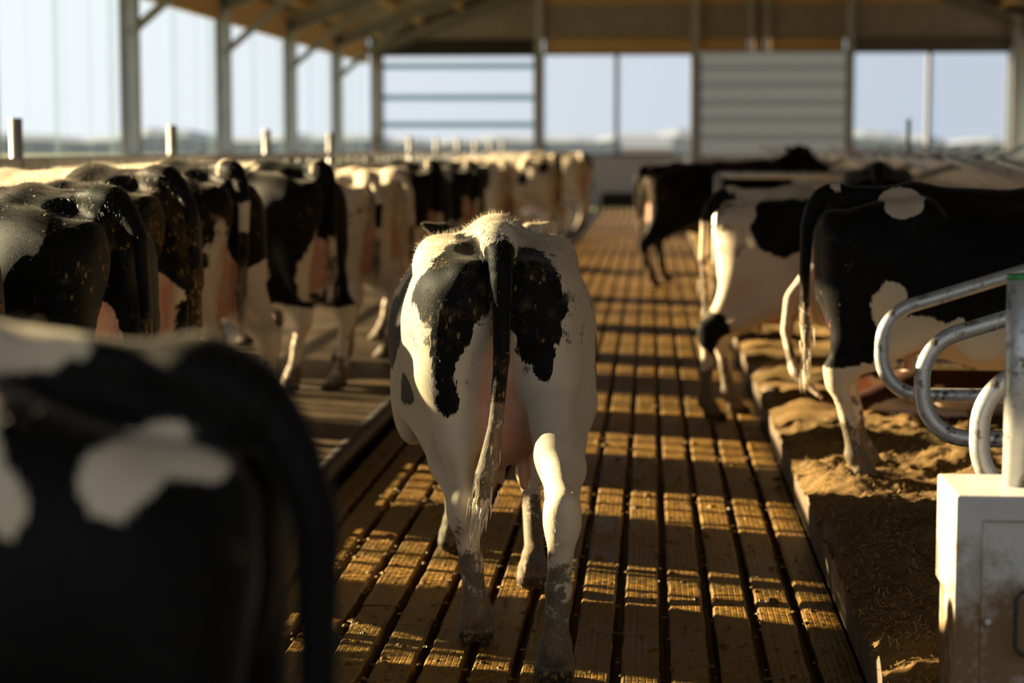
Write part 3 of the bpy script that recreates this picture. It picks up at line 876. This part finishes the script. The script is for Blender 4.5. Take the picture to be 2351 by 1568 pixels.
def px2m(pts, cx=1145.0, s=695.0):     # pattern of the coat seen from behind, metres
    return [((x - cx) / s, 1.69 - (y - 338.0) / s) for x, y in pts]
Z6 = lambda pts: [(850 + x * .3317, 480 + y * .3317) for x, y in pts]
left_patch = px2m(Z6([(745, 200), (640, 210), (560, 250), (480, 330), (380, 430), (310, 530), (285, 620), (293, 690), (345, 775), (420, 805),
    (415, 850), (420, 950), (440, 1050), (450, 1200), (462, 1260), (447, 1330), (470, 1400), (530, 1442), (600, 1405), (618, 1320), (600, 1210), (590, 1130),
    (590, 1050), (640, 980), (680, 900), (720, 820), (780, 740), (840, 700), (860, 260)]))
right_patch = px2m(Z6([(930, 270), (985, 300), (1060, 275), (1130, 270), (1210, 310), (1270, 400), (1330, 500), (1365, 600), (1372, 700), (1340, 800), (1322, 900), (1308, 950),
    (1270, 920), (1277, 1000), (1250, 1090), (1255, 1150), (1215, 1185), (1150, 1170), (1115, 1120), (1110, 1070), (1060, 1060), (1040, 1020), (1010, 960), (1010, 880), (960, 800), (930, 700)]))

hero_pose = dict(teatpos=((-.035, .19), (.085, .20), (.012, .30), (.10, .40)), h=0.0095, LH=(-.075, .11), RH=(.165, -.40), LF=(-.15, 1.66), RF=(.155, .95), hockL=(-.115, -.005, .50), hockR=(.185, -.47, .55),
                 headpose='level', tail=[(0, .05, 1.385), (.002, -.05, 1.365), (.006, -.088, 1.25), (.006, -.10, 1.0), (-.012, -.12, .80), (-.045, -.13, .62), (-.068, -.12, .47)])
make_cow('black and white cow walking away down the middle of the slatted aisle', 'walk', hero_pose,
         ['white', ('p', left_patch, .42), ('p', right_patch, .42),
          ('b', (-.38, .84, .99), (.12, .22, .13)), ('b', (-.33, .60, 1.17), (.09, .17, .12)), ('b', (-.27, .36, .86), (.035, .05, .10)),
          ('b', (.35, .66, 1.13), (.10, .12, .12)), ('b', (.34, .52, .98), (.06, .06, .14)), ('b', (.385, .82, .86), (.08, .12, .13)), ('b', (.36, 1.35, .95), (.15, .25, .3)),
          ('b', (-.1, .9, 1.40), (.11, .22, .10)), ('b', (0, 1.55, 1.3), (.3, .35, .3)), ('b', (0, 2.3, 1.3), (.4, .35, .4), 'all'),
          ('w', (0, 2.4, 1.25), (.05, .5, .2)), ('w', (.26, 2.18, 1.34), (.12, .12, .12), 'all'), ('t', [(.09, .60)])],
         (-.50, 6.55, 0), math.radians(5.8), dirt=.46, fuzz=30000, seed=1)

# ------------------------------------------------------------------ the other cattle
HP = math.pi / 2
UD = ('w', (0, .28, .80), (.15, .33, .27))
arch = [(0, .03, 1.395), (0, -.075, 1.39), (0, -.165, 1.26), (0, -.185, 1.02), (0, -.18, .75), (0, -.17, .56)]
arch2 = [(0, .03, 1.395), (-.01, -.065, 1.37), (-.03, -.12, 1.24), (-.04, -.12, 1.0), (-.04, -.10, .75), (-.03, -.09, .55)]
PA = dict(LH=(-.16, .05), RH=(.15, .14), tail=arch)
PB = dict(LH=(-.18, .13), RH=(.14, -.02), tail=arch2)
PC = dict(LH=(-.16, .16), RH=(.17, .05), tail=None, LF=(-.15, 1.42), RF=(.15, 1.52))
PZ = 0.10
GL = 'cows standing side by side at the feed fence'
left_row = [
 ('dark cow cut off by the left edge of the photo, muddy tail', 'B', PB, ['black', UD], (-2.27, 6.25), 0, 1.0, .6, 'black', 0),
 # label, key, pose, coat, (x, y), rz offset, scale, dirt, tuft, fuzz
 ('black cow with sunlit hip and arched tail, right behind the big blurred cow', 'A', PA,
  ['black', UD, ('w', (0, .55, .55), (.22, .4, .16))], (-2.0, 7.25), 0, 1.0, .42, 'black', 20000),
 ('black cow with white ridge on its back, thigh flecked with dried manure', 'A', PA,
  ['black', UD, ('w', (-.26, .42, .74), (.14, .16, .20)), ('w', (0, 1.0, 1.40), (.16, .6, .13)), ('w', (-.17, .40, 1.36), (.08, .07, .06))], (-2.24, 9.05), .03, 1.04, .62, 'black', 16000),
 ('cow with black upper half, white hind legs and muddy white tail', 'B', PB,
  ['black', UD, ('l', .90), ('w', (0, .9, 1.40), (.22, .45, .12)), ('w', (-.1, .04, .95), (.13, .10, .33)), ('t', [(.0, .26), (.42, .62)])], (-2.29, 10.8), -.03, 1.05, .45, 'white', 14000),
 ('black cow with white thigh patch and white lower legs, before the cream pair', 'C', PC,
  ['black', UD, ('w', (-.29, .46, .74), (.20, .27, .28)), ('l', .56), ('w', (0, .95, 1.40), (.22, .45, .13)), ('w', (-.19, .44, 1.34), (.1, .08, .05)), ('w', (-.1, .04, .8), (.12, .1, .3)), ('t', [(0, .55)])], (-2.11, 12.7), .02, 1.04, .36, 'white', 9000),
 ('cream white cow with light brown staining, between two black and white neighbours', 'B', PB,
  ['white', ('b', (-.3, 1.5, 1.1), (.3, .3, .3)), ('t', [(.3, .5)])], (-2.10, 14.8), 0, .98, .40, 'white', 0),
 ('cream cow with black thigh patch and curved pale tail', 'A', PA,
  ['white', ('b', (-.2, .16, 1.12), (.10, .15, .20)), ('b', (-.3, 1.0, 1.0), (.2, .35, .3))], (-2.12, 16.4), .04, .98, .40, 'white', 0),
 ('black cow with white lower legs and belly, just past the cream pair', 'C', PC,
  ['black', UD, ('l', .82), ('w', (-.3, .62, .85), (.2, .2, .22)), ('t', [(0, .6)])], (-2.08, 19.0), 0, 1.02, .30, 'white', 0),
 ('black cow with narrow white stripe down its thigh, beyond the solid black rump', 'B', PB,
  ['black', UD, ('w', (-.14, .06, .85), (.08, .1, .3)), ('w', (-.3, .8, .8), (.2, .25, .22)), ('l', .55), ('w', (0, .9, 1.4), (.15, .3, .1)), ('t', [(0, .5)])], (-2.03, 22.5), 0, 1.0, .30, 'white', 0),
 ('white cow with black spots over its side, far along the row', 'C', PC,
  ['white', ('b', (-.33, .95, 1.14), (.18, .28, .14)), ('b', (-.3, .42, 1.12), (.12, .10, .16)), ('b', (-.35, 1.45, 1.0), (.2, .25, .25)), ('b', (-.2, .1, 1.2), (.1, .1, .14)), ('t', [(0, .5)])], (-1.55, 32.5), .05, 1.02, .45, None, 0),
 ('cow with black back and cream hindquarters, last one before the end wall', 'A', PA,
  ['white', ('b', (0, .9, 1.25), (.5, .75, .35)), ('t', [(0, .4)])], (-1.30, 38.5), -.1, 1.03, .35, None, 0),
 ('pale cow partly hidden behind the spotted one, far in the row', 'B', PB, ['white', ('b', (-.3, .3, 1.2), (.2, .2, .2))], (-2.0, 27.5), 0, .98, .4, None, 0),
 ('dark cow with pale ridge, small behind the far cream hindquarters', 'A', PA, ['black', UD, ('w', (0, .9, 1.4), (.2, .7, .14)), ('l', .6)], (-2.0, 43.0), 0, 1.02, .3, None, 0),
 ('white backed cow smallest at the very end of the row', 'C', PC, ['white', ('b', (-.3, 1.0, 1.0), (.3, .3, .3))], (-1.9, 48.0), 0, 1.02, .3, None, 0),
]
for i, (lb, key, pose, ops, (x, y), dz, scl, dirt, tuft, fz) in enumerate(left_row):
    make_cow(lb, key, pose, ops, (x, y, PZ), HP - (.56 if y < 24 else .35) + dz, scl, 'cow', dirt, GL, tuft, fz, seed=10 + i)
GO = 'cows on the far side of the feed fence'
for i, (lb, y, xx, ops) in enumerate([
    ('black back behind the feed rail at the left edge, above the nearest rumps', 15.2, -6.75, ['black', UD, ('l', .5)]),
    ('long black back just under the feed rail behind the row of rumps', 29.5, -6.75, ['black', UD]),
    ('dark back showing behind the feed posts in the distance', 37.5, -6.75, ['black', UD, ('w', (0, 1.0, 1.4), (.2, .4, .1))])]):
    make_cow(lb, 'C', PC, ops, (xx, y, PZ), -HP, 1.03, 'cow', .3, GO, None, 0, seed=40 + i)

near_pose = dict(h=.014, LH=(-.16, .06), RH=(.15, .12), tail=arch2, slope=.12)
make_cow('big blurred black cow with white hip patch, closest to the camera at lower left', 'near', near_pose,
         ['black', ('w', (-.15, .055, 1.335), (.12, .066, .036)), ('w', (-.15, .088, 1.285), (.12, .040, .075)), ('w', (-.25, .50, 1.30), (.40, .285, .20)), ('w', (-.08, .47, 1.43), (.22, .31, .075)), UD],
         (-.565, 2.62, 0), HP, 1.04, 'cow', .28, None, 'black', 6000, seed=60)

GS = 'cows at the bedded stalls'
PR = dict(LH=(-.17, .26), RH=(.16, .19), hockR=(.165, .045, .52), hockL=(-.17, .13, .52), headpose='level',
          tail=[(0, .03, 1.395), (.01, -.06, 1.36), (.02, -.10, 1.24), (.02, -.11, 1.0), (.02, -.10, .75), (.02, -.09, .46)])
make_cow('mostly black cow with white rump patch standing on straw behind the curved dividers', 'R1', PR,
         ['black', UD, ('w', (.16, .33, 1.35), (.17, .11, .10)), ('w', (.22, .55, .60), (.4, .38, .27)), ('w', (.22, .29, .84), (.16, .07, .17)), ('l', .60),
          ('b', (.33, 1.25, .9), (.25, .42, .4)), ('w', (0, .03, .75), (.09, .12, .25)), ('t', [(0, .62)])],
         (.775, 8.85, .235), -HP + .03, .895, 'cow', .42, GS, 'white', 12000, seed=70)
PR2 = dict(LH=(-.16, .10), RH=(.17, -.06), hockR=(.185, -.10, .54), headpose='level', fz=.22,
           tail=[(0, .03, 1.395), (0, -.07, 1.35), (-.02, -.12, 1.24), (-.02, -.13, 1.0), (-.01, -.11, .75), (-.01, -.10, .50)])
make_cow('white and grey cow with black flank patch, hind feet in the aisle', 'R2', PR2,
         ['white', ('b', (.30, .33, 1.22), (.17, .21, .19)), ('b', (.28, .75, 1.30), (.25, .35, .13)), ('w', (.36, .56, 1.02), (.16, .10, .17)), ('b', (.34, 1.25, 1.2), (.3, .38, .2)), ('b', (.10, .0, 1.22), (.08, .08, .12)), ('b', (.18, -.06, .55), (.1, .1, .12)),
          ('t', [(0, .25)])],
         (.46, 12.5, 0.0), -HP, 1.0, 'cow', .5, GS, 'white', 6000, seed=71)
make_cow('black cow stepping off the aisle into the stalls in the distance', 'R3', dict(LH=(-.17, .30), RH=(.16, -.04), headpose='up', fz=.2, tail=arch2),
         ['black', ('w', (0, .12, .9), (.16, .1, .35)), ('t', [(0, .7)])],
         (.02, 24.4, 0), math.radians(-62), 1.02, 'cow', .6, GS, 'black', 0, seed=72).rotation_euler.x = math.radians(4)
make_cow('red brown cow lying on the straw, tail curled at the kerb', 'lie', dict(lie=True, headpose='level', teats=False,
         tail=[(0, .03, 1.40), (.0, -.10, 1.37), (.05, -.22, 1.22), (.10, -.24, 1.02), (.20, -.18, .80), (.30, -.02, .66)]),
         ['black', ('w', (0, .5, .62), (.5, .7, .16)), ('w', (.3, .45, .95), (.2, .1, .14)), ('t', [])],
         (.98, 11.1, .235), -HP - .1, .95, 'cow_red', .3, GS, None, 0, seed=73)
make_cow('black backed cow seen over the white and grey one', 'C', PC, ['black', UD], (1.68, 15.0, .245), -.12, .92, 'cow', .2, GS, None, 0, seed=74)

# ------------------------------------------------------------------ feed fence on the left
ff = empty('feed_fence', (-3.95, 0, 0)); tag(ff, 'long galvanised feed fence of posts and rails in front of the mesh windows', 'fence')
for k in range(15):
    yy = 4.08 + 4.075 * k
    if yy > 55: break
    mb = MB(); mb.tube([(0, yy, 0), (0, yy, 1.0), (0, yy, 1.87)], .040, 14); mb.build('post', M['galv'], ff)
mb = MB(); mb.box((-.035, -2, 1.555), (.035, 55.6, 1.625)); bevel(mb.build('top_rail', M['galv'], ff), .008)
mb = MB(); mb.tube([(0, -2, .52), (0, 55.6, .52)], .03, 10); mb.build('lower_rail', M['galv'], ff)
neck_y = []
for row in left_row:
    x0, y0 = row[4]; hd = HP - (.56 if y0 < 24 else .35) + row[5]
    neck_y.append(y0 + (-3.95 - x0) / -math.sin(hd) * math.cos(hd))
for k in range(97):
    yy = 5.0 + .30 * k if k < 50 else 20.0 + .75 * (k - 50)
    if min(abs(yy - q) for q in neck_y) < .21: continue
    lean = .10 if k % 3 == 1 else 0
    mb = MB(); mb.tube([(0.0, yy + lean, .52), (0, yy, 1.56)], .026, 8, False); mb.build('upright', M['galv'], ff)

# ------------------------------------------------------------------ cubicle dividers on the right
def divider(y, mirror=False, first=None, label='', group=''):
    r = empty('stall_divider', (0, y, 0))
    mx = (lambda x: 5.3 - x) if mirror else (lambda x: x)
    pts = rounded([(mx(2.85), 0, 1.60), (mx(.955), 0, 1.005), (mx(.955), 0, .670), (mx(2.75), 0, .665)], [.17, .165], 10)
    mb = MB(); mb.tube(pts, .030, 14); mb.build('loop_pipe', M['galv'], r)
    mb = MB(); mb.beam((mx(2.75), 0, .12), (mx(2.75), 0, 1.60 if y < 10 else 1.15), .06, .05, (0, 1, 0)); mb.build('post', M['galv'], r)
    mb = MB(); mb.beam((mx(2.45), 0.03, 1.45), (mx(1.98), 0.03, 1.70), .055, .04); mb.build('brace', M['galv'], r)
    tag(r, label, 'divider', group); return r
GD = 'curved pipe dividers between the stalls'
names = ['nearest curved galvanised divider loop, half hidden behind the post on the white box',
         'second curved divider loop, flecked with dried manure, reaching over the straw',
         'third curved divider loop, its top pipe rising in front of the black cow',
         'divider loop behind the hind legs of the black cow on the straw']
for k in range(4): divider(5.8 + 1.235 * k, False, None, names[k], GD)
for k in range(9):
    if k == 3: continue
    divider(17.5 + 2.47 * k, False, None, 'distant stall divider with raised bars beyond the standing cows', 'distant stall dividers')
for k in range(16):
    divider(13.17 + 1.235 * k, True, None, 'divider bars of the opposite stall row under the right end window', 'dividers of the opposite stall row')
mb = MB(); mb.tube([(2.66, 21, 0), (2.66, 21, 1.0), (2.66, 21, 1.98)], .022, 10)
tag(mb.build('slim_pole', M['galv']), 'slim upright pole in front of the right end window', 'pole')
nr = empty('neck_rail', (.6, 18.0, 0)); tag(nr, 'short galvanised rail with end post beyond the grey and white cow', 'rail')
mb = MB(); mb.tube([(0, 0, .1), (0, 0, .8), (0, 0, 1.45)], .04, 12); mb.build('post', M['galv'], nr)
mb = MB(); mb.tube([(0, 0, 1.44), (.6, 0, 1.44), (1.3, 0, 1.44)], .032, 12); mb.build('rail_pipe', M['galv'], nr)

# ------------------------------------------------------------------ white box and capped post
bx = empty('plastic_box', (.771, 5.0, .0)); tag(bx, 'white plastic box with recessed muddy front panel, lower right corner of the photo', 'box')
W, D, T = .36, .34, .82
def boxgeo():
    mb = MB(); z0, zs = .16, .62
    # outer shell with a slightly waisted lower side
    ring = lambda z, i: [(i, 0, z), (W - i, 0, z), (W - i, D, z), (i, D, z)]
    L = [(T, .004), (T - .004, 0), (.545, 0), (.525, .012), (z0, .012)]
    vs = []
    for z, i in L: vs += ring(z, i)
    fs_ = [(0, 1, 2, 3)]
    for a in range(len(L) - 1):
        for k in range(4):
            if k == 0 and a in (1, 2, 3): continue
            fs_.append((a * 4 + k, (a + 1) * 4 + k, (a + 1) * 4 + (k + 1) % 4, a * 4 + (k + 1) % 4))
    return mb.add(vs, fs_)
o = boxgeo().build('box_shell', M['whitebox'], bx); bevel(o, .006, 3)
mb = MB()
def rect(i, y, zt, zb): return [(i, y, zt), (W - i, y, zt), (W - i, y, zb), (i, y, zb)]
rr_ = [rect(0, 0, T - .004, .16), rect(.012, .001, T - .016, .16), rect(.062, .004, T - .062, .16), rect(.072, .026, T - .072, .16), rect(.09, .027, T - .09, .16)]
vs = sum(rr_, [])
fs_ = []
for a in range(len(rr_) - 1):
    for k in (0, 1, 3): fs_.append((a * 4 + k, a * 4 + (k + 1) % 4, (a + 1) * 4 + (k + 1) % 4, (a + 1) * 4 + k))
fs_.append((16, 17, 18, 19))
mb.add(vs, [f[::-1] for f in fs_]); mb.build('front_panel', M['whitebox'], bx)
mb = MB(); mb.tube(rounded([(.20, -.002, .60), (.150, -.012, .565), (.150, -.012, .43), (.20, -.002, .40)], .03, 6), .006, 8); mb.build('wire_handle', M['wire'], bx)
mb = MB(); mb.tube([(.083, .006, .50), (.083, -.006, .50)], .008, 12); mb.build('bolt', M['galv'], bx)
po = empty('capped_post', (.947, 5.165, .82)); tag(po, 'galvanised tube post with green cap standing on the white box', 'post')
mb = MB(); mb.tube([(0, 0, 0), (0, 0, .3), (0, 0, .535)], .036, 28); mb.build('post_tube', M['galv'], po)
mb = MB(); mb.tube([(0, 0, .533), (0, 0, .545), (0, 0, .548)], [.0375, .0375, .034], 28); mb.build('post_cap', M['cap'], po)

# ------------------------------------------------------------------ straw bedding
def bedding(x0, x1, y0, y1, step, nm, strands=0):
    xs = np.arange(x0, x1 + step, step); ys = np.arange(y0, y1 + step, step)
    X, Y = np.meshgrid(xs, ys, indexing='ij'); P = np.stack([X.ravel(), Y.ravel(), 0 * X.ravel()], 1)
    Z = .232 + .024 * vnoise(P, 1.4, 1) + .028 * vnoise(P, 3.6, 2) + .024 * vnoise(P, 9, 3) + .018 * vnoise(P, 22, 4)
    Z += .012 * np.clip((X.ravel() - .8) / .6, 0, 1)
    edge = .690 + .012 * vnoise(P, 9, 6)
    Z -= np.clip(.76 - P[:, 0], 0, 1) ** 1.0 * .55
    if step < .03: Z += .006 * vnoise(P, 60, 7)
    P[:, 2] = Z
    nx, ny = len(xs), len(ys)
    i = np.arange(nx * ny).reshape(nx, ny)
    Q = np.stack([i[:-1, :-1], i[1:, :-1], i[1:, 1:], i[:-1, 1:]], -1).reshape(-1, 4)
    vs, fsx = P, Q
    me = bpy.data.meshes.new(nm); me.vertices.add(len(P)); me.vertices.foreach_set('co', P.astype(np.float32).ravel())
    me.loops.add(Q.size); me.loops.foreach_set('vertex_index', Q.ravel().astype(np.int32))
    me.polygons.add(len(Q)); me.polygons.foreach_set('loop_start', np.arange(0, Q.size, 4, dtype=np.int32)); me.polygons.foreach_set('use_smooth', np.ones(len(Q), bool)); me.update()
    o = bpy.data.objects.new(nm, me); COL.objects.link(o); me.materials.append(M['bedding'])
    if strands:
        rng = np.random.default_rng(3)
        b = rng.integers(0, len(P), strands); c = P[b] + rng.normal(0, .008, (strands, 3)) * [1, 1, .4] + [0, 0, .006]
        a = rng.uniform(0, 2 * math.pi, strands); L = rng.uniform(.012, .04, strands); t = rng.normal(0, .35, strands)
        dv = np.stack([np.cos(a) * np.cos(t), np.sin(a) * np.cos(t), np.sin(t)], 1) * L[:, None]
        sd = np.stack([-np.sin(a), np.cos(a), 0 * a], 1) * .0012
        vs = np.stack([c - dv / 2 - sd, c - dv / 2 + sd, c + dv / 2 + sd, c + dv / 2 - sd], 1).reshape(-1, 3)
        m2 = bpy.data.meshes.new('loose_straw'); m2.vertices.add(len(vs)); m2.vertices.foreach_set('co', vs.astype(np.float32).ravel())
        m2.loops.add(len(vs)); m2.loops.foreach_set('vertex_index', np.arange(len(vs), dtype=np.int32))
        m2.polygons.add(strands); m2.polygons.foreach_set('loop_start', np.arange(0, len(vs), 4, dtype=np.int32)); m2.update()
        s_ = bpy.data.objects.new('loose_straw', m2); COL.objects.link(s_); m2.materials.append(M['straw']); s_.parent = o; s_['kind'] = 'stuff'
    return o
tag(bedding(.675, 2.6, 3.4, 10.5, .016, 'straw_bedding', 26000), 'brown straw bedding heaped over the kerb beside the aisle', 'bedding', kind='stuff')
tag(bedding(.675, 2.6, 10.5, 46, .06, 'straw_bedding'), 'straw bedding of the far stalls beyond the standing cows', 'bedding', kind='stuff')

# ------------------------------------------------------------------ loose clods on the slats
rng = np.random.default_rng(11)
mb = MB()
for i in range(1500):
    cx = rng.uniform(-1.5, .66); cy = 5.6 + 8 * rng.uniform(0, 1) ** 1.5; r = rng.uniform(.004, .013) * (1 + (rng.uniform() > .93))
    n = 6; top = (cx, cy, r * rng.uniform(.35, .7)); ring = []
    for k in range(n):
        an = 2 * math.pi * k / n; rr_ = r * rng.uniform(.7, 1.25)
        ring.append((cx + rr_ * math.cos(an) * 1.2, cy + rr_ * math.sin(an), -.001))
    mid = [((p[0] * .55 + cx * .45), (p[1] * .55 + cy * .45), top[2] * rng.uniform(.7, .95)) for p in ring]
    mb.add(ring + mid + [top], [(k, (k + 1) % n, n + (k + 1) % n, n + k) for k in range(n)] + [(n + k, n + (k + 1) % n, 2 * n) for k in range(n)], True)
tag(mb.build('manure_crumbs', M['floor']), 'small wet manure crumbs scattered over the slats of the aisle', 'manure', kind='stuff')
